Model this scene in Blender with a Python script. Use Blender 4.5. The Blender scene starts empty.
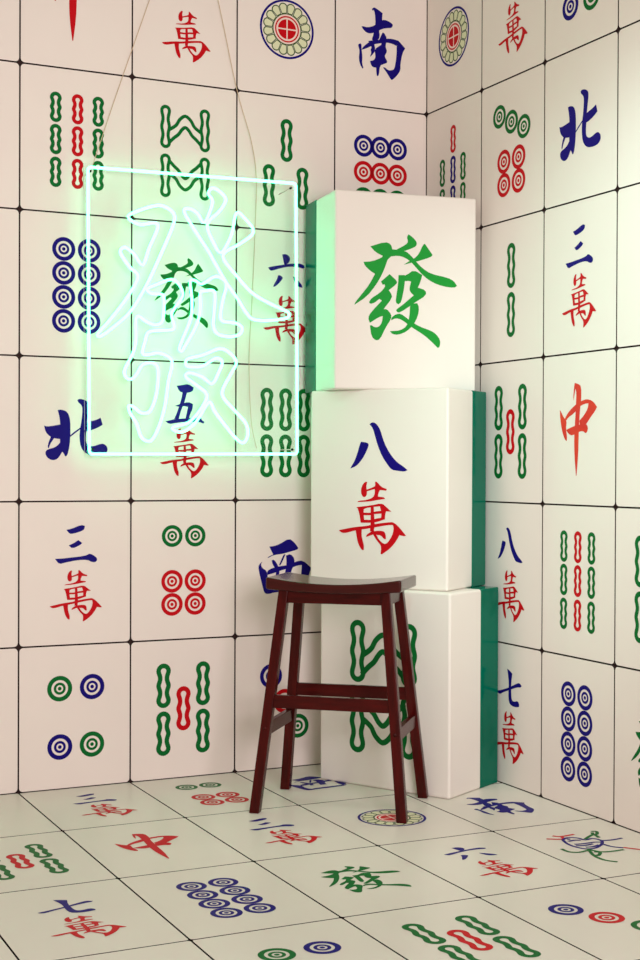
import bpy, math, random
from mathutils import Matrix, Vector
random.seed(7)

# ------------------------------------------------------------------ camera, world, lights, exposure
scene = bpy.context.scene
col = scene.collection
YAW, PITCH, ROLL = 0.4489, -0.0082, 0.0040
cam_data = bpy.data.cameras.new('camera')
cam_data.sensor_fit = 'VERTICAL'
cam_data.sensor_height = 36.0
cam_data.lens = 1423.54 / 960.0 * 36.0
cam_data.clip_end = 60
cam = bpy.data.objects.new('camera', cam_data)
col.objects.link(cam)
fw = Vector((math.sin(YAW) * math.cos(PITCH), math.cos(YAW) * math.cos(PITCH), math.sin(PITCH)))
r0 = Vector((math.cos(YAW), -math.sin(YAW), 0.0))
u0 = r0.cross(fw)
r1 = math.cos(ROLL) * r0 + math.sin(ROLL) * u0
u1 = -math.sin(ROLL) * r0 + math.cos(ROLL) * u0
m = Matrix((r1, u1, -fw)).transposed().to_4x4()
m.translation = Vector((-2.7863, -4.8371, 1.1183))
cam.matrix_world = m
scene.camera = cam

world = bpy.data.worlds.new('world')
scene.world = world
world.use_nodes = True
bg = world.node_tree.nodes['Background']
bg.inputs['Color'].default_value = (1.0, 0.93, 0.72, 1)
bg.inputs['Strength'].default_value = 0.36


def area_light(name, loc, target, size, power, color):
    ld = bpy.data.lights.new(name, 'AREA')
    ld.shape = 'RECTANGLE'
    ld.size, ld.size_y = size
    ld.energy = power
    ld.color = color
    o = bpy.data.objects.new(name, ld)
    col.objects.link(o)
    o.location = loc
    o.rotation_euler = (Vector(target) - Vector(loc)).to_track_quat('-Z', 'Y').to_euler()
    return o


area_light('front_softbox', (-1.9, -5.4, 1.60), (-0.6, -0.4, 1.0), (1.3, 1.2), 60 * 1.78, (1.0, 0.89, 0.95))
area_light('ceiling_softbox', (-1.7, -1.9, 2.97), (-1.2, -1.3, 0.0), (0.9, 0.9), 6, (1.0, 0.88, 0.86))


def spot_light(name, loc, target, power, color, angle, soft):
    ld = bpy.data.lights.new(name, 'SPOT')
    ld.energy = power
    ld.color = color
    ld.spot_size = math.radians(angle)
    ld.spot_blend = 1.0
    ld.shadow_soft_size = soft
    o = bpy.data.objects.new(name, ld)
    col.objects.link(o)
    o.location = loc
    o.rotation_euler = (Vector(target) - Vector(loc)).to_track_quat('-Z', 'Y').to_euler()


spot_light('side_wall_fill', (-1.3, -3.1, 2.8), (0.1, -1.30, 1.50), 245, (0.66, 1.0, 0.92), 46, 0.2)      # added fill on the side wall, for an unseen greenish source
spot_light('stool_floor_fill', (-1.1, -1.8, 2.97), (-0.55, -0.85, 0.1), 55, (1.0, 0.90, 0.88), 44, 0.3)  # added unseen fill, lifts the floor and lower block by the stool
scene.view_settings.view_transform = 'Standard'
scene.view_settings.look = 'None'
scene.view_settings.gamma = 1.0
scene.view_settings.exposure = 0.13
scene.view_settings.use_curve_mapping = False
scene.cycles.use_denoising = True
scene.cycles.max_bounces = 8
scene.cycles.transparent_max_bounces = 16


# ------------------------------------------------------------------ helpers
def lin(c):
    return tuple((v / 255 / 12.92) if v / 255 <= 0.04045 else ((v / 255 + 0.055) / 1.055) ** 2.4 for v in c)


def material(name, rgb, rough=0.5, var=0.04, scale=6.0, bump=0.0, bump_scale=60.0, spec=0.2, stretch=None, rgb2=None, coat=0.0):
    mt = bpy.data.materials.new(name)
    mt.use_nodes = True
    nt = mt.node_tree
    b = nt.nodes['Principled BSDF']
    b.inputs['Roughness'].default_value = rough
    b.inputs['Specular IOR Level'].default_value = spec
    b.inputs['Coat Weight'].default_value = coat
    tc = nt.nodes.new('ShaderNodeTexCoord')
    mp = nt.nodes.new('ShaderNodeMapping')
    if stretch:
        mp.inputs['Scale'].default_value = stretch
    nt.links.new(tc.outputs['Object'], mp.inputs['Vector'])
    nz = nt.nodes.new('ShaderNodeTexNoise')
    nz.inputs['Scale'].default_value = scale
    nz.inputs['Detail'].default_value = 4.0
    nt.links.new(mp.outputs['Vector'], nz.inputs['Vector'])
    rp = nt.nodes.new('ShaderNodeValToRGB')
    c = lin(rgb)
    c2 = lin(rgb2) if rgb2 else tuple(v * (1 - 2 * var) for v in c)
    rp.color_ramp.elements[0].position = 0.3
    rp.color_ramp.elements[1].position = 0.7
    rp.color_ramp.elements[0].color = (*c2, 1)
    rp.color_ramp.elements[1].color = (*c, 1)
    nt.links.new(nz.outputs['Fac'], rp.inputs['Fac'])
    nt.links.new(rp.outputs['Color'], b.inputs['Base Color'])
    if bump:
        n2 = nt.nodes.new('ShaderNodeTexNoise')
        n2.inputs['Scale'].default_value = bump_scale
        nt.links.new(mp.outputs['Vector'], n2.inputs['Vector'])
        bp = nt.nodes.new('ShaderNodeBump')
        bp.inputs['Strength'].default_value = bump
        bp.inputs['Distance'].default_value = 0.002
        nt.links.new(n2.outputs['Fac'], bp.inputs['Height'])
        nt.links.new(bp.outputs['Normal'], b.inputs['Normal'])
    return mt


M = {
    'panel': material('printed_wall_panel', (239, 227, 219), 0.42, 0.012, 3.0, 0.03, 30.0),
    'floor_panel': material('printed_floor_panel', (222, 219, 206), 0.30, 0.015, 4.0, 0.03, 40.0),
    'backing': material('dark_joint_backing', (52, 34, 32), 0.8, 0.05),
    'joint': material('black_floor_joint', (22, 15, 13), 0.9, 0.05),
    'g': material('green_print', (10, 104, 44), 0.45, 0.02, spec=0.08),
    'b': material('navy_print', (22, 10, 116), 0.45, 0.02, spec=0.08),
    'r': material('red_print', (196, 12, 24), 0.45, 0.02, spec=0.08),
    'o': material('light_tinted_red_print', (222, 62, 30), 0.45, 0.02, 9.0, rgb2=(206, 34, 36)),  # red print with the orange cast of the lighting put into its colour
    'w': material('pale_print', (240, 214, 204), 0.45, 0.01),
    'c': material('cream_green_print', (222, 224, 186), 0.45, 0.02),
    'og': material('olive_line_print', (58, 88, 42), 0.45, 0.02),
    'bright_g': material('bright_green_print', (20, 146, 48), 0.42, 0.02),
    'white_block': material('white_block_laminate', (233, 225, 216), 0.34, 0.008, 2.0, 0.02, 20.0, 0.15),
    'green_block': material('deep_green_block_laminate', (0, 104, 81), 0.12, 0.02, 3.0, spec=0.10),
    'wood': material('dark_red_mahogany_rail', (76, 11, 9), 0.26, 0.1, 9.0, 0.03, 30.0, stretch=(1, 6, 6), rgb2=(52, 7, 6), spec=0.14, coat=0.05),
    'wood_leg': material('dark_red_mahogany_leg', (76, 11, 9), 0.26, 0.1, 9.0, 0.03, 30.0, stretch=(6, 6, 0.7), rgb2=(52, 7, 6), spec=0.14, coat=0.05),
    'wood_seat': material('dark_red_mahogany_seat', (64, 10, 8), 0.16, 0.1, 9.0, 0.03, 30.0, stretch=(1, 6, 6), rgb2=(52, 8, 7), spec=0.25, coat=0.12),
    'black': material('black_metal', (14, 14, 15), 0.35, 0.02),
    'cord': material('beige_cord', (216, 190, 160), 0.6, 0.05, 40.0),
}

mt = bpy.data.materials.new('neon_tube_glow')
mt.use_nodes = True
nt = mt.node_tree
nt.nodes.remove(nt.nodes['Principled BSDF'])
em = nt.nodes.new('ShaderNodeEmission')
em.inputs['Color'].default_value = (0.11, 1.0, 0.48, 1)
em.inputs['Strength'].default_value = 7.8
nt.links.new(em.outputs[0], nt.nodes['Material Output'].inputs['Surface'])
M['neon'] = mt

mt = bpy.data.materials.new('clear_acrylic')
mt.use_nodes = True
nt = mt.node_tree
nt.nodes.remove(nt.nodes['Principled BSDF'])
tr = nt.nodes.new('ShaderNodeBsdfTransparent')
tr.inputs['Color'].default_value = (0.985, 0.998, 0.992, 1)
gl = nt.nodes.new('ShaderNodeBsdfGlossy')
gl.inputs['Roughness'].default_value = 0.05
fr = nt.nodes.new('ShaderNodeFresnel')
fr.inputs['IOR'].default_value = 1.22
mx = nt.nodes.new('ShaderNodeMixShader')
nt.links.new(fr.outputs[0], mx.inputs[0])
nt.links.new(tr.outputs[0], mx.inputs[1])
nt.links.new(gl.outputs[0], mx.inputs[2])
nt.links.new(mx.outputs[0], nt.nodes['Material Output'].inputs['Surface'])
M['acrylic'] = mt


class MB:
    """collects faces of one mesh; materials by key"""

    def __init__(self):
        self.v, self.f, self.mi, self.mats, self.smooth = [], [], [], [], []

    def mat(self, k):
        if k not in self.mats:
            self.mats.append(k)
        return self.mats.index(k)

    def add(self, vs, fs, k, smooth=False):
        o = len(self.v)
        self.v += [tuple(p) for p in vs]
        i = self.mat(k)
        for f in fs:
            self.f.append([o + a for a in f])
            self.mi.append(i)
            self.smooth.append(smooth)

    def poly(self, pts, z, k):
        a = sum(p[0] * q[1] - q[0] * p[1] for p, q in zip(pts, pts[1:] + pts[:1]))
        if a < 0:
            pts = pts[::-1]
        self.add([(x, y, z) for x, y in pts], [list(range(len(pts)))], k)

    def ring(self, outer, inner, z, k):
        n = len(outer)
        vs = [(x, y, z) for x, y in outer] + [(x, y, z) for x, y in inner]
        self.add(vs, [[i, (i + 1) % n, n + (i + 1) % n, n + i] for i in range(n)], k)

    def stroke(self, pts, w, z, k, closed=False):
        n = len(pts)
        L, R = [], []
        for i, p in enumerate(pts):
            a = pts[i - 1] if (i or closed) else p
            b = pts[(i + 1) % n] if (i < n - 1 or closed) else p
            dx, dy = b[0] - a[0], b[1] - a[1]
            l = math.hypot(dx, dy) or 1
            wx, wy = -dy / l * w / 2, dx / l * w / 2
            L.append((p[0] + wx, p[1] + wy))
            R.append((p[0] - wx, p[1] - wy))
        vs = [(x, y, z) for x, y in R] + [(x, y, z) for x, y in L]
        self.add(vs, [[i, (i + 1) % n, n + (i + 1) % n, n + i] for i in range(n if closed else n - 1)], k)

    def prism(self, loop0, loop1, k, smooth=False, cap=True):
        n = len(loop0)
        fs = [[i, (i + 1) % n, n + (i + 1) % n, n + i] for i in range(n)]
        if cap:
            fs += [list(range(n))[::-1], list(range(n, 2 * n))]
        self.add(list(loop0) + list(loop1), fs, k, smooth)

    def tube(self, pts, r, k, closed=False, seg=10):
        pts = [Vector(p) for p in pts]
        n = len(pts)
        vs, fs = [], []
        up = None
        for i, p in enumerate(pts):
            a = pts[i - 1] if (i or closed) else p
            b = pts[(i + 1) % n] if (i < n - 1 or closed) else p
            t = (b - a).normalized()
            if up is None:
                up = t.orthogonal().normalized()
                up = Vector((0, 1, 0)) if abs(t.y) < 0.5 else up
            s = t.cross(up).normalized()
            up = s.cross(t).normalized()
            for j in range(seg):
                an = 2 * math.pi * j / seg
                vs.append(p + (s * math.cos(an) + up * math.sin(an)) * r)
        for i in range(n if closed else n - 1):
            for j in range(seg):
                q = (i + 1) % n
                fs.append([i * seg + j, i * seg + (j + 1) % seg, q * seg + (j + 1) % seg, q * seg + j])
        if not closed:
            fs += [list(range(seg))[::-1], [(n - 1) * seg + j for j in range(seg)]]
        self.add(vs, fs, k, True)

    def mesh(self, name):
        me = bpy.data.meshes.new(name)
        me.from_pydata(self.v, [], self.f)
        for k in self.mats:
            me.materials.append(M[k])
        for p, i, s in zip(me.polygons, self.mi, self.smooth):
            p.material_index = i
            p.use_smooth = s
        me.update()
        return me


def obj(name, me, parent=None, mat=None):
    o = bpy.data.objects.new(name, me)
    col.objects.link(o)
    if parent is not None:
        o.parent = parent
    if mat is not None:
        o.matrix_local = mat
    return o


def tag(o, label, cat=None, group=None, kind=None):
    o['label'] = label
    if cat:
        o['category'] = cat
    if group:
        o['group'] = group
    if kind:
        o['kind'] = kind
    return o


def add_bevel(o, w, seg=3):
    b = o.modifiers.new('bevel', 'BEVEL')
    b.width = w
    b.segments = seg
    b.limit_method = 'ANGLE'
    b.angle_limit = 0.6
    for p in o.data.polygons:
        p.use_smooth = True
    o.modifiers.new('normals', 'WEIGHTED_NORMAL').keep_sharp = True


def box_mesh(name, x0, x1, y0, y1, z0, z1, k):
    b = MB()
    b.prism([(x0, y0, z0), (x1, y0, z0), (x1, y1, z0), (x0, y1, z0)], [(x0, y0, z1), (x1, y0, z1), (x1, y1, z1), (x0, y1, z1)], k)
    return b.mesh(name)


def arc_rect(w, h, r, seg=4):
    pts = []
    for cx, cy, a0 in ((w / 2 - r, h / 2 - r, 0), (-w / 2 + r, h / 2 - r, 90), (-w / 2 + r, -h / 2 + r, 180), (w / 2 - r, -h / 2 + r, 270)):
        for i in range(seg + 1):
            a = math.radians(a0 + 90 * i / seg)
            pts.append((cx + r * math.cos(a), cy + r * math.sin(a)))
    return pts


def parse(s):
    return [tuple(int(v) for v in p.split(',')) for p in s.split(';')]


def soften(pts):
    """one corner-cutting pass that keeps sharp brush tips"""
    out = []
    n = len(pts)
    for i in range(n):
        a, p, b = pts[i - 1], pts[i], pts[(i + 1) % n]
        v1 = (p[0] - a[0], p[1] - a[1])
        v2 = (b[0] - p[0], b[1] - p[1])
        d = math.atan2(v1[0] * v2[1] - v1[1] * v2[0], v1[0] * v2[0] + v1[1] * v2[1])
        if abs(d) > 1.2 or abs(d) < 0.08:
            out.append(p)
        else:
            out.append((p[0] - v1[0] * .25, p[1] - v1[1] * .25))
            out.append((p[0] + v2[0] * .25, p[1] + v2[1] * .25))
    return out


def catmull(pts, sub, closed=True):
    n = len(pts)
    out = []
    for i in range(n if closed else n - 1):
        g = (lambda j: Vector(pts[j % n])) if closed else (lambda j: Vector(pts[max(0, min(n - 1, j))]))
        p0, p1, p2, p3 = g(i - 1), g(i), g(i + 1), g(i + 2)
        for s in range(sub):
            t = s / sub
            out.append(0.5 * (2 * p1 + (p2 - p0) * t + (2 * p0 - 5 * p1 + 4 * p2 - p3) * t * t + (3 * p1 - p0 - 3 * p2 + p3) * t ** 3))
    if not closed:
        out.append(Vector(pts[-1]))
    return out


# ------------------------------------------------------------------ brush lettering (outlines in thousandths of the height)
GLYPHS = {
    'fa': ['-343,374;-202,422;-148,404;-135,359;-96,358;-14,353;44,311;86,270;53,250;-13,292;-79,307;-169,292;-209,184;-241,114;-289,36;-370,-66;-490,-146;-482,-123;-418,-45;-354,33;-298,134;-347,162;-395,205;-407,235;-323,243;-234,281;-226,297;-291,324', '-96,358;-6,407;16,434;2,473;18,500;60,476;101,433;93,397;36,371;-30,346', '3,342;44,311;94,260;152,206;235,159;402,132;461,104;490,63;462,44;353,53;252,83;169,133;94,206;36,264;-30,307', '-26,228;28,264;77,289;118,330;159,416;176,425;251,329;234,308;119,269;36,246', '-241,69;-160,139;-86,79;-94,53;-167,-4;-143,-33;-134,-71;-215,-173;-183,-172;-142,-216;-142,-254;-198,-339;-247,-440;-287,-453;-328,-419;-344,-322;-328,-318;-304,-335;-263,-334;-231,-295;-223,-234;-256,-243;-345,-299;-361,-254;-337,-208;-232,-98;-256,-84;-305,-123;-340,-132;-353,-118;-329,-79;-249,-30;-200,25;-208,47;-225,42', '-75,134;-16,137;-9,117;-25,2;-48,-105;-77,-125;-102,-108;-94,-46;-78,61', '-45,126;4,138;69,187;152,145;136,86;111,31;186,11;191,-34;87,-100;-60,-200;-93,-191;-96,-171;-44,-136;71,-39;37,-10;29,20;45,82;20,88;-16,82', '38,-117;104,-107;124,-144;113,-221;72,-299;6,-363;-76,-396;-133,-390;-154,-365;-59,-357;6,-317;30,-240', '-142,-246;-101,-214;-52,-205;22,-255;121,-313;238,-347;288,-376;330,-428;325,-490;305,-500;255,-454;172,-388;39,-316;-44,-258;-101,-248;-142,-269'],
    'wan': ['-110,495;-76,490;-91,430;-81,379;-81,310;-109,280;-148,288;-174,343;-164,429', '-91,382;25,423;48,440;44,491;67,500;140,424;225,396;216,373;140,381;82,380;44,397;-81,361', '40,406;130,401;92,329;92,292;188,283;198,262;83,244;-51,221;-225,212;-216,229;-71,245;16,280;41,329', '-244,142;-12,170;141,202;188,168;122,159;7,148;-118,127;-137,94;-205,110', '-225,132;-124,134;-132,69;-123,-9;-108,-72;-175,-70;-195,50', '112,176;160,197;217,152;297,88;217,92;199,41;199,-19;132,-32;145,40;137,108', '-22,165;26,166;30,72;38,-31;43,-99;28,-185;-30,-187;-21,-67', '-132,69;-22,67;30,85;141,98;141,60;30,51;-21,33;-128,34', '-123,-26;-21,-32;42,-14;161,6;199,-11;142,-37;39,-65;-108,-72;-175,-67', '-517,-182;-263,-131;-88,-116;27,-86;294,-51;332,-59;328,-93;237,-95;47,-130;-88,-154;-204,-171;-301,-190;-399,-217;-468,-219', '-253,-175;-156,-147;-161,-242;-145,-310;-122,-378;-125,-447;-154,-448;-193,-398;-223,-330', '294,-51;351,-67;427,-133;517,-232;493,-242;418,-227;380,-296;296,-400;154,-500;134,-490;144,-405;128,-362;76,-313;18,-229;-87,-266;-84,-236;-20,-195;28,-168;66,-227;105,-295;181,-356;238,-342;304,-247;332,-161;323,-93', '28,-185;85,-175;181,-178;209,-215;215,-283;191,-292;133,-234;66,-236'],
    'eight': ['-403,105;-272,89;-227,60;-234,4;-321,-174;-421,-308;-522,-398;-648,-443;-636,-416;-547,-286;-478,-107;-435,39', '-212,461;-149,500;-87,488;-25,436;38,336;88,180;176,-19;300,-197;423,-318;570,-405;648,-471;570,-500;424,-483;301,-466;227,-395;78,-196;-23,26;-86,226;-136,382'],
    'south': ['-164,468;-126,500;-81,480;10,433;2,379;3,332;-49,172;-34,121;-49,52;-124,16;-162,37;-139,107;-103,258;-114,416;-134,459;-153,447', '-327,200;-305,206;-230,198;-125,235;-5,331;40,344;101,333;162,308;178,283;155,243;102,235;11,214;-110,144;-200,114;-260,130;-305,164', '-378,-58;-348,-41;-326,-51;-326,-117;-310,-221;-317,-314;-294,-384;-309,-392;-347,-344;-370,-255;-355,-147;-378,-84', '-326,-130;-303,-87;-214,-9;-139,34;-49,46;72,82;179,90;270,75;237,-3;164,21;72,26;-18,3;-124,-24;-199,-74;-273,-110', '270,75;378,-18;332,-98;302,-249;303,-343;242,-431;166,-500;143,-489;82,-404;21,-338;44,-328;105,-367;166,-357;204,-335;226,-218;240,-96;237,-3', '-222,9;-139,27;-124,-24;-105,-88;-123,-143;-176,-203;-191,-212;-168,-149;-183,-111;-161,-69', '11,160;34,157;80,90;65,1;58,-40;85,-96;58,-147;43,-175;89,-243;81,-264;-2,-301;-33,-185;-48,-107;-18,-50;-3,32;-49,39', '-123,-97;-18,-23;27,-71;43,-175;28,-284;-32,-318;-46,-453;-69,-471;-84,-457;-92,-352;-145,-352;-175,-323;-190,-271;-123,-250;-100,-194'],
    'north': ['-304,309;-248,318;-164,294;-121,239;-96,135;-94,-77;-107,-272;-146,-426;-181,-434;-206,-379;-254,-341;-268,-154;-257,14;-271,188', '-525,58;-476,40;-379,55;-258,78;-244,-159;-377,-143;-438,-111;-500,-48', '-414,-124;-358,-138;-425,-236;-449,-310;-468,-284;-449,-202', '-504,-363;-473,-326;-351,-293;-279,-237;-232,-161;-195,-296;-242,-386;-301,-474;-374,-500;-447,-477;-496,-422', '19,477;58,500;152,478;210,436;222,371;200,250;178,116;168,-21;158,-158;170,-224;217,-261;286,-269;423,-221;479,-233;525,-284;525,-346;470,-403;356,-421;218,-408;136,-363;77,-281;53,-136;63,2;92,163;107,342;83,403;36,435', '155,107;213,129;328,159;407,196;442,85;352,29;191,-26;145,-16', '-101,-90;86,46;98,29;-94,-119'],
    'west': ['-313,358;-225,363;-109,397;77,500;183,430;266,321;243,289;78,250;-38,221;-225,203;-345,147;-340,168;-236,214;-283,300', '-27,210;8,209;-50,82;-96,9;-119,20;-73,115', '20,187;114,217;197,119;174,2;127,-93;104,-210;-13,-207;10,-79;32,48', '-351,-80;-247,-30;-84,-2;79,15;220,76;362,93;529,-51;494,-146;435,-306;340,-368;316,-259;327,-131;339,8;244,0;127,-40;-37,-67;-223,-126;-351,-154', '-266,109;-213,118;-154,32;-107,-55;-118,-182;-188,-180;-172,-74;-247,34', '-529,-1;-501,51;-444,92;-478,40;-455,-24;-363,-80;-339,-197;-350,-303;-303,-411;-176,-447;-268,-493;-361,-500;-412,-471;-454,-321;-505,-129', '-361,-500;-269,-401;-36,-377;246,-365;340,-346;411,-370;341,-432;11,-464;-222,-477'],
    'middle': ['-63,500;-1,487;55,457;56,310;36,225;23,90;14,-57;6,-278;-23,-500;-33,-500;-62,-278;-68,-80;-53,92;-40,240;-31,400;-52,438;-82,309;-89,353;-77,439', '-334,219;-313,200;-259,129;-206,97;-220,10;-198,-78;-204,-125;-246,-102;-296,-1;-327,125', '-248,110;-196,171;-113,230;-9,282;113,314;194,313;274,283;334,226;295,179;236,133;146,50;116,26;34,41;23,90;105,143;175,220;184,271;114,268;12,238;-70,173;-175,133;-216,97', '-215,-3;-132,20;-7,48;146,56;181,13;167,-30;137,-50;96,-22;24,-27;-58,-56;-131,-67;-194,-28'],
    'three': ['-265,377;-139,396;128,500;223,468;207,376;97,322;-92,273;-180,274', '-201,-22;-76,27;50,108;154,32;98,-22;-107,-110', '-559,-360;-372,-355;99,-314;272,-287;352,-237;511,-324;559,-402;511,-469;416,-467;289,-402;36,-405;-278,-458;-450,-500'],
    'five': ['-222,444;-88,461;76,500;226,414;211,329;121,284;-43,272;-147,305', '-58,294;56,297;-12,42;-101,-157;-160,-369;-279,-371;-220,-244;-161,-88;-102,96', '-265,-49;-132,-3;92,58;212,5;198,-123;138,-237;100,-379;10,-380;48,-210;78,-69;-27,-49;-146,-74', '-516,-423;-442,-417;-264,-371;-26,-353;424,-330;440,-386;516,-428;485,-471;364,-430;-26,-437;-234,-469;-412,-500'],
    'six': ['-145,475;-10,500;108,416;109,308;42,211;-77,173;-104,294', '-596,62;-479,100;-144,168;126,223;432,252;568,200;596,140;535,95;432,129;126,140;-177,74;-479,-31;-546,-11', '-277,-147;-193,-142;-115,-214;-192,-326;-343,-473;-437,-500;-394,-399;-310,-272', '212,-147;280,-174;434,-319;503,-392;520,-468;435,-458;315,-419;247,-284'],
    'seven': ['-597,-170;-364,-115;-20,-9;374,156;485,187;597,124;569,74;375,52;-20,-79;-306,-177;-450,-245;-567,-230', '-111,500;4,467;146,392;92,132;95,-182;125,-335;238,-366;406,-309;490,-390;480,-464;324,-500;126,-492;-17,-419;-47,-203;-22,117;-69,363'],
}
GLYPHS = {k: [soften(parse(s)) for s in v] for k, v in GLYPHS.items()}

Z0 = 0.0005      # print lies half a millimetre proud of its surface


def glyph(b, name, cx, cy, h, k, sx=1.0):
    for i, p in enumerate(GLYPHS[name]):
        b.poly([(cx + x * h * sx / 1000, cy + y * h / 1000) for x, y in p], Z0 + i * 0.00002, k)


def circ(cx, cy, r, n=28):
    return [(cx + r * math.cos(2 * math.pi * i / n), cy + r * math.sin(2 * math.pi * i / n)) for i in range(n)]


def dot(b, cx, cy, r, k):
    b.ring(circ(cx, cy, r), circ(cx, cy, r * .665), Z0, k)
    b.ring(circ(cx, cy, r * .475), circ(cx, cy, r * .275), Z0, k)
    b.poly(circ(cx, cy, r * .15, 12), Z0, k)


def bone(cx, y0, y1, w):
    """outline of a bamboo stick: rounded ends, two waists"""
    hw = w / 2
    H = (y1 - y0)
    side = []
    n = 18
    for i in range(n + 1):
        t = i / n
        y = y0 + hw + (H - w) * t
        side.append((hw * (0.885 + 0.115 * math.cos(4 * math.pi * t)), y))
    pts = [(cx + x, y) for x, y in side]
    pts += [(cx + hw * math.cos(a), y1 - hw + hw * math.sin(a)) for a in [math.pi * i / 10 for i in range(1, 10)]]
    pts += [(cx - x, y) for x, y in side[::-1]]
    pts += [(cx + hw * math.cos(a), y0 + hw + hw * math.sin(a)) for a in [math.pi + math.pi * i / 10 for i in range(1, 10)]]
    return pts


def stick(b, cx, y0, y1, w, k, line=None):
    t = line or w * 0.31
    o = bone(cx, y0, y1, w)
    n = len(o)
    inner = []
    for i in range(n):
        dx, dy = o[(i + 1) % n][0] - o[i - 1][0], o[(i + 1) % n][1] - o[i - 1][1]
        l = math.hypot(dx, dy)
        inner.append((o[i][0] - dy / l * t, o[i][1] + dx / l * t))
    b.ring(o, inner, Z0, k)


def d_sticks(b, spec, w, k=1.0):
    for x, y0, y1, c in spec:
        stick(b, x * k, y0 * k, y1 * k, w * k, c)


S5 = [(-.076, .006, .166, 'g'), (-.076, -.166, -.006, 'g'), (.075, .006, .166, 'g'), (.075, -.166, -.006, 'g'), (0, -.08, .08, 'r')]
S6 = [(x, a, c, 'g') for x in (-.076, 0, .075) for a, c in ((.006, .166), (-.166, -.006))]
S9 = [(x, a, a + .105, c) for x, c in ((-.075, 'g'), (.0025, 'r'), (.0765, 'g')) for a in (.0605, -.0505, -.1635)]
S3 = [(0, .0075, .167, 'g'), (-.071, -.164, -.007, 'g'), (.0655, -.1645, -.0075, 'g')]
S2 = [(0, .007, .166, 'g'), (0, -.166, -.007, 'g')]
S7 = [(0, .062, .167, 'r')] + [(x, a, a + .104, c) for x, c in ((-.078, 'g'), (0, 'b'), (.072, 'g')) for a in (-.053, -.165)]


def sticks_eight(b, k=1.0, w=.041, t=.0122):
    for x in (-.075, .075):
        stick(b, x * k, .011 * k, .166 * k, w * k, 'g', t * k)
        stick(b, x * k, -.164 * k, -.008 * k, w * k, 'g', t * k)
    up = [(-.059, .080), (-.035, .097), (-.021, .119), (0, .133), (.021, .119), (.035, .097), (.059, .080)]
    lo = [(-.063, .031), (-.043, .051), (-.026, .065), (-.013, .083), (0, .092), (.013, .083), (.026, .065), (.043, .051), (.063, .031)]
    for line, z in ((up, .00002), (lo, .00004)):
        for s in (1, -1):
            pts = [(p.x * k, s * p.y * k) for p in catmull([(x, y, 0) for x, y in line], 4, False)]
            if s < 0:
                pts = [(x, y + .0015 * k) for x, y in pts]
            b.stroke(pts, t * k, Z0 + z, 'g')


def wheel(b, R=.110):
    b.ring(circ(0, 0, R, 56), circ(0, 0, R * .925, 56), Z0, 'b')
    for i in range(16):
        a0 = 2 * math.pi * (i + .5) / 16

        def pet(r0, r1, hw):
            out = []
            for rr, ww in ((r0, .62), (r0 + (r1 - r0) * .45, .86), (r0 + (r1 - r0) * .74, 1.0), (r0 + (r1 - r0) * .93, .62), (r1, .2)):
                out.append((rr, ww * hw))
            pts = [(r, w) for r, w in out] + [(r, -w) for r, w in out[::-1]]
            return [(r * math.cos(a0) - w * math.sin(a0), r * math.sin(a0) + w * math.cos(a0)) for r, w in pts]
        b.poly(pet(R * .525, R * .89, R * .155), Z0 + .00002 * (i % 2), 'og')
        b.poly(pet(R * .552, R * .852, R * .120), Z0 + .00008, 'c')
    b.ring(circ(0, 0, R * .53, 40), circ(0, 0, R * .50, 40), Z0 + .0001, 'og')
    b.poly(circ(0, 0, R * .50, 40), Z0 + .00008, 'w')
    b.ring(circ(0, 0, R * .445, 40), circ(0, 0, R * .395, 40), Z0 + .00012, 'r')
    for q in range(4):
        g = R * .022
        pts = [(g, g)] + [(R * .335 * math.cos(a), R * .335 * math.sin(a)) for a in [math.radians(4 + 82 * i / 8) for i in range(9)]]
        c, s = math.cos(q * math.pi / 2), math.sin(q * math.pi / 2)
        b.poly([(x * c - y * s, x * s + y * c) for x, y in pts], Z0 + .00012, 'r')


BIRD = [('r', [(-64, 154), (-44, 137), (7, 142)]), ('r', [(-101, 132), (-58, 109), (-44, 137)]), ('p', [(-63, 102), (-35, 117), (-9, 101), (-2, 73), (29, 78), (38, 46), (12, 11), (-30, -15), (-62, -9), (-76, 24), (-76, 61), (-63, 102)]), ('p', [(-61, 45), (-31, 40), (7, 41), (25, 33)]), ('p', [(38, 46), (72, 39), (114, 44)]), ('p', [(17, 18), (25, -22), (48, -48)]), ('r', [(50, -45), (80, -84), (95, -106)]), ('g', [(-126, 20), (-125, -16), (-101, -33), (-64, -26)]), ('g', [(-54, -13), (-83, -80), (-84, -131), (-62, -163)]), ('g', [(-55, -21), (-42, -54), (-8, -65), (36, -64)]), ('g', [(3, 80), (37, 103), (60, 112), (53, 77)]), ('g', [(75, 148), (90, 141), (73, 115), (58, 113), (71, 136)]), ('g', [(-58, -47), (-47, -61), (-71, -85), (-74, -75)])]

BIRD += [('p', [(-58, 80), (-34, 84), (-16, 76)]), ('p', [(-66, 30), (-40, 22), (-8, 26)]), ('p', [(-50, 4), (-28, 0), (2, 10)]), ('b', [(-46, 104), (-38, 98)])]


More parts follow.
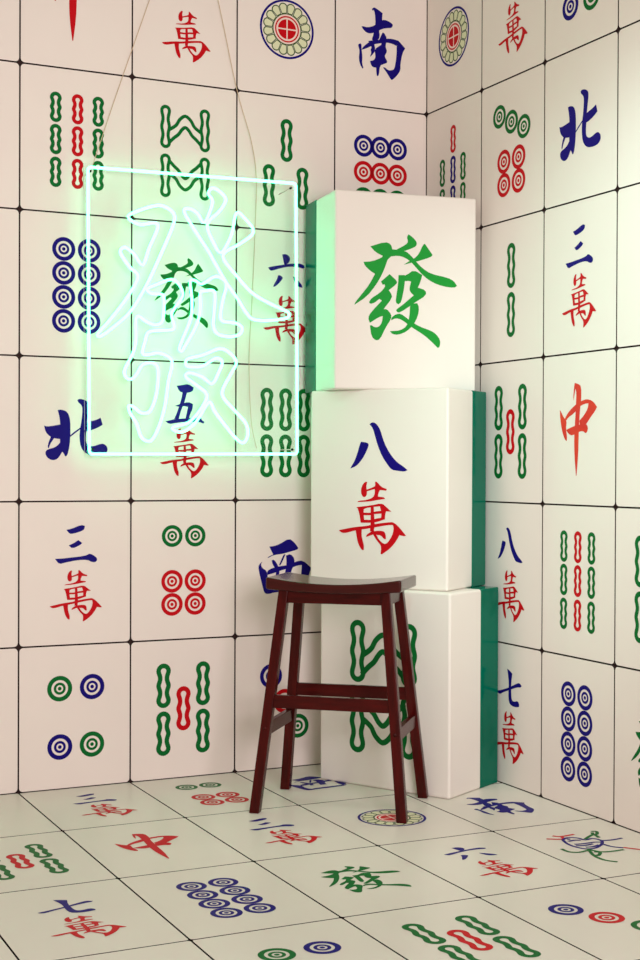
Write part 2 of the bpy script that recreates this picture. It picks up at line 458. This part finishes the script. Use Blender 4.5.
def design(b, name):
    num = {'wan3': ('three', .136, .100), 'wan5': ('five', .147, .098), 'wan6': ('six', .126, .103), 'wan7': ('seven', .129, .097), 'wan8': ('eight', .122, .101)}
    if name in num:
        g, h, y = num[name]
        glyph(b, g, 0.002, y, h, 'b')
        glyph(b, 'wan', 0.001, -.080, .181, 'r')
    elif name == 'wan':
        glyph(b, 'wan', 0.003, -.080, .181, 'r')
    elif name == 'fa':
        glyph(b, 'fa', 0.008, 0, .250, 'g')
    elif name == 'south':
        glyph(b, 'south', 0, 0, .270, 'b')
    elif name == 'north':
        glyph(b, 'north', 0, 0, .216, 'b')
    elif name == 'west':
        glyph(b, 'west', 0, .004, .205, 'b')
    elif name == 'middle':
        glyph(b, 'middle', 0, 0, .304, 'r')
    elif name == 'middle_high':
        glyph(b, 'middle', -.006, .020, .342, 'r')
    elif name == 'middle_lit':
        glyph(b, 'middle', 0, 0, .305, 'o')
    elif name == 't1':
        wheel(b)
    elif name == 't3':
        for x, y, c in ((-.055, .096, 'b'), (0, 0, 'r'), (.055, -.097, 'g')):
            dot(b, x, y, .045, c)
    elif name == 't4':
        for x, y, c in ((-.056, .100, 'g'), (.060, .100, 'b'), (-.055, -.103, 'b'), (.060, -.102, 'g')):
            dot(b, x, y, .0445, c)
    elif name == 't5':
        for x, y, c in ((-.055, .095, 'b'), (.055, .095, 'g'), (0, 0, 'r'), (-.055, -.097, 'b'), (.055, -.097, 'g')):
            dot(b, x, y, .044, c)
    elif name == 't6':
        for x in (-.045, .0435):
            dot(b, x, .123, .0395, 'g')
            dot(b, x, -.040, .0410, 'r')
            dot(b, x, -.123, .0410, 'r')
    elif name == 't7':
        for x, y in ((-.0805, .127), (-.003, .093), (.0745, .061)):
            dot(b, x, y, .0415, 'g')
        for x in (-.050, .043):
            for y in (-.039, -.122):
                dot(b, x, y, .0425, 'r')
    elif name == 't8':
        for x in (-.0455, .0455):
            for y in (.125, .042, -.041, -.124):
                dot(b, x, y, .0412, 'b')
    elif name == 't9':
        for y, c in ((.101, 'b'), (.001, 'r'), (-.099, 'g')):
            for x in (-.077, -.004, .070):
                dot(b, x, y, .0420, c)
    elif name == 's2':
        d_sticks(b, S2, .053)
    elif name == 's3':
        d_sticks(b, S3, .050)
    elif name == 's5':
        d_sticks(b, S5, .055)
    elif name == 's6':
        d_sticks(b, S6, .053)
    elif name == 's7':
        d_sticks(b, S7, .040)
    elif name == 's8':
        sticks_eight(b)
    elif name == 's9':
        d_sticks(b, S9, .042)
    elif name == 'bird':
        for i, (c, pts) in enumerate(BIRD):
            sm = [(p.x, p.y) for p in catmull([(x / 1000, y / 1000, 0) for x, y in pts], 4, False)]
            b.stroke(sm, .011 if c != 'p' else .010, Z0 + i * .00002, {'p': 'b'}.get(c, c))


SAY = {'wan3': 'blue numeral three over a red ten-thousand character', 'wan5': 'blue numeral five over a red ten-thousand character',
       'wan6': 'blue numeral six over a red ten-thousand character', 'wan7': 'blue numeral seven over a red ten-thousand character',
       'wan8': 'blue numeral eight over a red ten-thousand character', 'wan': 'red ten-thousand character', 'fa': 'green brush-written fortune character',
       'south': 'navy brush-written south character', 'north': 'navy brush-written north character', 'west': 'navy brush-written west character',
       'middle': 'red brush-written centre character', 'middle_high': 'red brush-written centre character', 'middle_lit': 'red brush-written centre character with the orange tint of the light in its colour', 't1': 'large petalled wheel with a red cross hub',
       't3': 'three ringed dots on a diagonal', 't4': 'four green and navy ringed dots', 't5': 'five ringed dots with a red one in the middle',
       't6': 'two green and four red ringed dots', 't7': 'three green dots on a slant over four red dots', 't8': 'eight navy ringed dots in two columns',
       't9': 'nine ringed dots in navy, red and green rows', 's2': 'two green bamboo sticks one above the other', 's3': 'three green bamboo sticks',
       's5': 'four green bamboo sticks around a red one', 's6': 'six green bamboo sticks', 's7': 'one red bamboo stick over six more',
       's8': 'eight green bamboo sticks as a W over an M', 's9': 'nine bamboo sticks with a red middle column', 'bird': 'line-drawn bird in purple, red and green'}
_dm = {}


def design_mesh(name):
    if name not in _dm:
        b = MB()
        design(b, name)
        _dm[name] = b.mesh('symbol')
    return _dm[name]


# ------------------------------------------------------------------ the setting: two panelled walls and the floor
PW, PH, FD = 0.4, 0.5, 0.5592
NL, NR, NROW, NF = 9, 8, 6, 9


def panel_mesh(w, h, gap, r, t, k, ch, edge):
    b = MB()
    o = arc_rect(w - gap, h - gap, r)
    i = arc_rect(w - gap - 2 * ch, h - gap - 2 * ch, r - ch * .6)
    n = len(o)
    vs = [(x, y, -t) for x, y in o] + [(x, y, -ch) for x, y in o] + [(x, y, 0) for x, y in i]
    fs = []
    b.add(vs, [[2 * n + j for j in range(n)]], k)
    for a in (0, n):
        fs += [[a + j, a + (j + 1) % n, a + n + (j + 1) % n, a + n + j] for j in range(n)]
    b.add(vs, fs, edge)                                   # dark edge banding
    return b.mesh('panel')


T = 0.008
wall_panel = panel_mesh(PW, PH, .0042, .0135, T, 'panel', .0007, 'backing')
floor_panel = panel_mesh(PW, FD, .0036, .0080, T, 'floor_panel', .0008, 'joint')

AX_L = Matrix(((1, 0, 0), (0, 0, -1), (0, 1, 0))).to_4x4()
AX_R = Matrix(((0, 0, -1), (-1, 0, 0), (0, 1, 0))).to_4x4()


def at(mtx, x, y, z):
    r = mtx.copy()
    r.translation = (x, y, z)
    return r


wall_left = tag(obj('wall_left', box_mesh('wall_left', -PW * NL, .06, T - .001, .06, -.05, PH * NROW, 'backing')), 'back wall clad in cream mahjong-printed panels with dark joints', kind='structure')
wall_right = tag(obj('wall_right', box_mesh('wall_right', T - .001, .06, -PW * NR, T - .001, -.05, PH * NROW, 'backing')), 'side wall clad in cream mahjong-printed panels with dark joints', kind='structure')
floor = tag(obj('floor', box_mesh('floor', -PW * NL, T - .001, -FD * NF, T - .001, -.06, -T + .001, 'joint')), 'floor of pale mahjong-printed panels with thin dark joints', kind='structure')

LEFT = {(0, 5): 'south', (1, 5): 't1', (2, 5): 'wan', (3, 5): 'middle_high',
        (0, 4): 't9', (1, 4): 's3', (2, 4): 's8', (3, 4): 's9',
        (1, 3): 'wan6', (2, 3): 'fa', (3, 3): 't8',
        (1, 2): 's6', (2, 2): 'wan5', (3, 2): 'north',
        (1, 1): 'west', (2, 1): 't6', (3, 1): 'wan3',
        (1, 0): 't3', (2, 0): 's5', (3, 0): 't4'}
RIGHT = {(0, 5): 't1', (1, 5): 'wan', (2, 5): 't4', (0, 4): 's7', (1, 4): 't7', (2, 4): 'north',
         (1, 3): 's2', (2, 3): 'wan3', (1, 2): 's5', (2, 2): 'middle_lit',
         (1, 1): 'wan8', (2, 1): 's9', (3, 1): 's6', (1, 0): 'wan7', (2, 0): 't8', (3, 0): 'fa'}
FLOOR = {(3, 0): 'wan3', (2, 0): 't6', (1, 0): 'west', (4, 1): 's5', (3, 1): 'middle', (2, 1): 'wan3', (1, 1): 't1', (0, 1): 'south',
         (4, 2): 'wan7', (3, 2): 't8', (2, 2): 'fa', (1, 2): 'wan6', (0, 2): 'bird', (3, 3): 't4', (2, 3): 's5', (1, 3): 't3'}
# the pattern goes on past the photograph's edges with dots and sticks only
MORE = ['t8', 's2', 't3', 's3', 't6', 's2', 't5']


def lay(parent, me, table, nc, nr, place, blank):
    for c in range(nc):
        for r in range(nr):
            p = obj('panel', me, parent, place(c, r))
            d = table.get((c, r))
            if d is None and not blank(c, r):
                d = MORE[(c * 3 + r * 5) % len(MORE)]
            if d:
                s = obj('symbol', design_mesh(d), p)
                s['label'] = SAY[d]


lay(wall_left, wall_panel, LEFT, NL, NROW, lambda c, r: at(AX_L, -(c + .5) * PW, 0, (r + .5) * PH), lambda c, r: c < 4)
lay(wall_right, wall_panel, RIGHT, NR, NROW, lambda c, r: at(AX_R, 0, -(c + .5) * PW, (r + .5) * PH), lambda c, r: c < 4)
lay(floor, floor_panel, FLOOR, NL, NF, lambda c, r: at(Matrix.Identity(4), -(c + .5) * PW, -(r + .5) * FD, 0), lambda c, r: r < 3 or (r == 3 and 0 < c < 6))

# ------------------------------------------------------------------ three giant mahjong blocks stacked in the corner
BW, BH, D1, D2 = .5400, .6983, .2157, .1224


def block(loc, deg, label, draw):
    root = bpy.data.objects.new('mahjong_block', None)
    root.empty_display_size = .1
    col.objects.link(root)
    root.location = loc
    root.rotation_euler = (0, 0, math.radians(deg))
    tag(root, label, 'block', 'giant mahjong blocks stacked in the corner')
    w = obj('white_body', box_mesh('white_body', -BW / 2, BW / 2, 0, D1, 0, BH, 'white_block'), root)
    add_bevel(w, .009, 4)
    g = obj('green_back', box_mesh('green_back', -BW / 2, BW / 2, D1, D1 + D2, 0, BH, 'green_block'), root)
    add_bevel(g, .0035, 2)
    g['label'] = 'deep green back layer'
    b = MB()
    draw(b)
    s = obj('symbol', b.mesh('symbol'), root, at(AX_L, 0, 0, BH / 2))
    return root, s


def draw_top(b):
    glyph(b, 'fa', -.002, .005, .400, 'bright_g')


def draw_mid(b):
    glyph(b, 'eight', .005, .147, .173, 'b')
    glyph(b, 'wan', -.020, -.102, .256, 'r')


def draw_low(b):
    sticks_eight(b, 1.42, .047, .0138)


_, s = block((-.436, -.4695, 0), -61.5, 'bottom block of the stack, white with a green W of bamboo sticks, behind the stool', draw_low)
s['label'] = 'green W over M of bamboo sticks'
_, s = block((-.441, -.431, BH), -54.8, 'middle block of the stack with blue numeral eight over red character', draw_mid)
s['label'] = 'blue numeral eight over a red ten-thousand character'
_, s = block((-.314, -.409, 2 * BH), -7.2, 'topmost block of the stack with one large green character', draw_top)
s['label'] = 'large green brush-written fortune character'

# ------------------------------------------------------------------ bar stool
stool = bpy.data.objects.new('bar_stool', None)
stool.empty_display_size = .1
col.objects.link(stool)
stool.location = (-.669, -.613, 0)
stool.rotation_euler = (0, 0, math.radians(-40.5))
tag(stool, 'dark red wooden saddle-seat bar stool standing before the blocks', 'stool')
SEAT_Z, LEG = .722, .033
BX_, BY_, TX_, TY_ = .2435, .1785, .170, .096        # leg centres at the floor and under the seat


def leg_at(sx, sy, z):
    t = z / SEAT_Z
    return Vector((sx * (BX_ + (TX_ - BX_) * t), sy * (BY_ + (TY_ - BY_) * t), z))


def bar(name, a, b, w, h, parent):
    """a square-cut rail from a to b, upright section h, thickness w"""
    a, b = Vector(a), Vector(b)
    t = (b - a).normalized()
    s = Vector((0, 0, 1)).cross(t).normalized() * w / 2
    u = Vector((0, 0, h / 2))
    q = MB()
    q.prism([a - s - u, a + s - u, a + s + u, a - s + u], [b - s - u, b + s - u, b + s + u, b - s + u], 'wood')
    o = obj(name, q.mesh(name), parent)
    add_bevel(o, .0025, 2)
    return o


for sx in (-1, 1):
    for sy in (-1, 1):
        q = MB()
        h = LEG / 2
        lo, hi = leg_at(sx, sy, 0), leg_at(sx, sy, SEAT_Z)
        cs = ((-h, -h), (h, -h), (h, h), (-h, h))
        q.prism([lo + Vector((x, y, 0)) for x, y in cs], [hi + Vector((x, y, 0)) for x, y in cs], 'wood_leg')
        lg = obj('leg', q.mesh('leg'), stool)
        add_bevel(lg, .003, 2)
        # dark plug over the rail joint
        p = leg_at(sx, sy, .272) + Vector((0, sy * (h + .0005), 0))
        q = MB()
        q.tube([p - Vector((0, sy * .003, 0)), p + Vector((0, sy * .0006, 0))], .006, 'wood', seg=12)
        obj('screw_plug', q.mesh('screw_plug'), lg)

# saddle seat: dished along its length
SL, SW, ST = .452, .262, .040
nx, ny = 24, 8
q = MB()
vs, fs = [], []


def seat_top(x):
    return SEAT_Z + ST - .020 * (1 - (x / (SL / 2)) ** 2)


for layer in (0, 1):
    for i in range(nx + 1):
        x = -SL / 2 + SL * i / nx
        for j in range(ny + 1):
            y = -SW / 2 + SW * j / ny
            zt = seat_top(x)
            zb = SEAT_Z - .004 + .010 * (x / (SL / 2)) ** 2 - .006
            vs.append((x, y, zt if layer else zb))
N1 = (nx + 1) * (ny + 1)


def sid(i, j, l):
    return l * N1 + i * (ny + 1) + j


for i in range(nx):
    for j in range(ny):
        fs.append([sid(i, j, 1), sid(i + 1, j, 1), sid(i + 1, j + 1, 1), sid(i, j + 1, 1)])
        fs.append([sid(i, j, 0), sid(i, j + 1, 0), sid(i + 1, j + 1, 0), sid(i + 1, j, 0)])
    fs.append([sid(i, 0, 0), sid(i + 1, 0, 0), sid(i + 1, 0, 1), sid(i, 0, 1)])
    fs.append([sid(i, ny, 0), sid(i, ny, 1), sid(i + 1, ny, 1), sid(i + 1, ny, 0)])
for j in range(ny):
    fs.append([sid(0, j, 0), sid(0, j, 1), sid(0, j + 1, 1), sid(0, j + 1, 0)])
    fs.append([sid(nx, j, 0), sid(nx, j + 1, 0), sid(nx, j + 1, 1), sid(nx, j, 1)])
q.add(vs, fs, 'wood_seat')
seat = obj('seat', q.mesh('seat'), stool)
add_bevel(seat, .007, 3)

for sy in (-1, 1):
    a, b = leg_at(-1, sy, .697), leg_at(1, sy, .697)
    bar('apron', a + Vector((.008, 0, 0)), b - Vector((.008, 0, 0)), .020, .040, stool)
    a, b = leg_at(-1, sy, .358), leg_at(1, sy, .358)
    bar('stretcher', a + Vector((.008, 0, 0)), b - Vector((.008, 0, 0)), .020, .042, stool)
for sx in (-1, 1):
    a, b = leg_at(sx, -1, .697), leg_at(sx, 1, .697)
    bar('apron', a + Vector((0, .008, 0)), b - Vector((0, .008, 0)), .020, .040, stool)
    a, b = leg_at(sx, -1, .268), leg_at(sx, 1, .268)
    bar('stretcher', a + Vector((0, .008, 0)), b - Vector((0, .008, 0)), .020, .042, stool)

# ------------------------------------------------------------------ neon sign in front of the back wall
NEON = [
    '-267,327;-218,355;-161,373;-126,366;-101,344;-107,303;-141,222;-161,177;-200,93;-256,0;-311,-53;-361,-91;-372,-83;-333,-38;-273,41;-231,118;-256,147;-281,179;-294,206;-277,219;-246,199;-214,162;-191,224;-161,295;-174,311;-227,302',
    '-65,358;-44,369;-15,354;10,324;39,398;23,428;39,449;70,435;88,410;65,369;20,319;45,253;73,222;110,288;128,366;160,349;193,303;144,259;78,212;130,142;189,84;254,50;317,25;330,15;321,0;255,-12;196,-11;169,9;130,66;91,116;47,187;24,225;-18,284',
    '-198,79;-161,98;-110,117;-80,96;-70,61;-98,18;-110,-7;-100,-48;-116,-61;-189,-69;-204,-101;-214,-145;-195,-150;-156,-143;-115,-159;-108,-187;-120,-237;-132,-323;-151,-392;-175,-442;-194,-452;-218,-438;-234,-393;-257,-355;-263,-331;-245,-334;-218,-354;-187,-347;-167,-300;-159,-246;-160,-192;-184,-178;-215,-187;-234,-218;-254,-237;-273,-230;-277,-204;-250,-150;-238,-104;-238,-29;-225,-19;-206,-32;-172,-45;-144,-33;-138,8;-138,52;-147,63;-183,64',
    '-42,112;-36,49;-40,-18;-70,-93;-81,-124;-72,-133;-54,-104;-20,-42;-5,14;-5,74;8,82;41,86;50,68;47,17;44,-39;60,-68;105,-76;143,-65;150,-41;124,-26;79,-22;70,-1;79,54;92,108;79,128;47,135;2,107;-23,117',
    '-57,-180;-51,-160;4,-145;68,-120;110,-138;130,-169;110,-208;77,-279;118,-333;168,-387;172,-434;152,-454;118,-427;53,-349;28,-312;-19,-382;-68,-418;-104,-410;-96,-399;-44,-383;4,-328;20,-284;-20,-251;-57,-224;-44,-209;4,-223;40,-245;65,-202;77,-166;52,-155;4,-184;-44,-188',
]
SX, SZ, SY = -.975, 1.6632, -.105
TURN = math.radians(-4.2)      # the right edge hangs further from the wall
sign = bpy.data.objects.new('neon_sign', None)
sign.empty_display_size = .1
col.objects.link(sign)
sign.location = (SX, SY, SZ)
sign.rotation_euler = (0, 0, TURN)
tag(sign, 'glowing mint-green neon sign of an outlined character in a rectangular border', 'neon sign')
FR = [(-0.4081, 0.4872), (0.355, 0.4893), (0.3641, -0.4931), (-0.4009, -0.4987)]


def round_loop(pts, r, seg=5):
    out = []
    n = len(pts)
    for i in range(n):
        p, a, b = Vector(pts[i]), Vector(pts[i - 1]), Vector(pts[(i + 1) % n])
        p0 = p + (a - p).normalized() * r
        p1 = p + (b - p).normalized() * r
        for s in range(seg + 1):
            t = s / seg
            out.append((1 - t) ** 2 * p0 + 2 * t * (1 - t) * p + t * t * p1)
    return out


TUBE = .0048
q = MB()
q.tube([(p.x, 0, p.y) for p in round_loop(FR, .014)], TUBE, 'neon', True)
o = obj('border_tube', q.mesh('border_tube'), sign)
o['label'] = 'thin rectangular border tube'
for s in NEON:
    q = MB()
    pts = catmull([(x / 1000, 0, z / 1000) for x, z in parse(s)], 4)
    q.tube(pts, TUBE, 'neon', True, 8)
    obj('letter_tube', q.mesh('letter_tube'), sign)
# clear backing board
ctr = Vector((0, 0))
q = MB()
ob = [Vector(p) + Vector((math.copysign(.014, p[0]), math.copysign(.014, p[1]))) for p in FR]
q.prism([(p.x, .008, p.y) for p in ob][::-1], [(p.x, .012, p.y) for p in ob][::-1], 'acrylic')
o = obj('backing_board', q.mesh('backing_board'), sign)
o['label'] = 'clear acrylic backing board'
for x, z in [(-0.3994, 0.4741), (0.3357, 0.4715), (0.3454, -0.4769), (-0.3881, -0.4814)]:
    gap = (-SY - x * math.sin(TURN)) / math.cos(TURN) - .0012       # distance to the wall behind this corner
    q = MB()
    q.tube([(x, .008, z), (x, gap, z)], .0018, 'white_block', seg=12)
    st = obj('standoff', q.mesh('standoff'), sign)
    q = MB()
    q.tube([(x, -.001, z), (x, .0085, z)], .0042, 'black', seg=12)
    obj('screw_head', q.mesh('screw_head'), st)


def cord(name, pts, r, label):
    q = MB()
    inv = Matrix.Rotation(-TURN, 3, 'Z')
    q.tube(catmull([inv @ Vector((x - SX, y - SY, z - SZ)) for x, y, z in pts], 6, False), r, 'cord', seg=8)
    o = obj(name, q.mesh(name), sign)
    o['label'] = label
    return o


cord('hanging_cord', [(-1.372, -.060, 2.141), (-1.355, -.03, 2.160), (-1.251, -.012, 2.458), (-1.142, -.012, 2.772), (-1.064, -.012, 2.995)], .0013, 'thin beige cord rising from the corner of the sign')
cord('power_cord', [(-.936, -.012, 2.995), (-.879, -.012, 2.810), (-.806, -.012, 2.503), (-.748, -.012, 2.320), (-.727, -.012, 2.186), (-.731, -.012, 1.992), (-.742, -.012, 1.735), (-.753, -.012, 1.514), (-.760, -.050, 1.294), (-.762, -.106, 1.190)], .0013, 'thin beige cord hanging slack behind the sign')
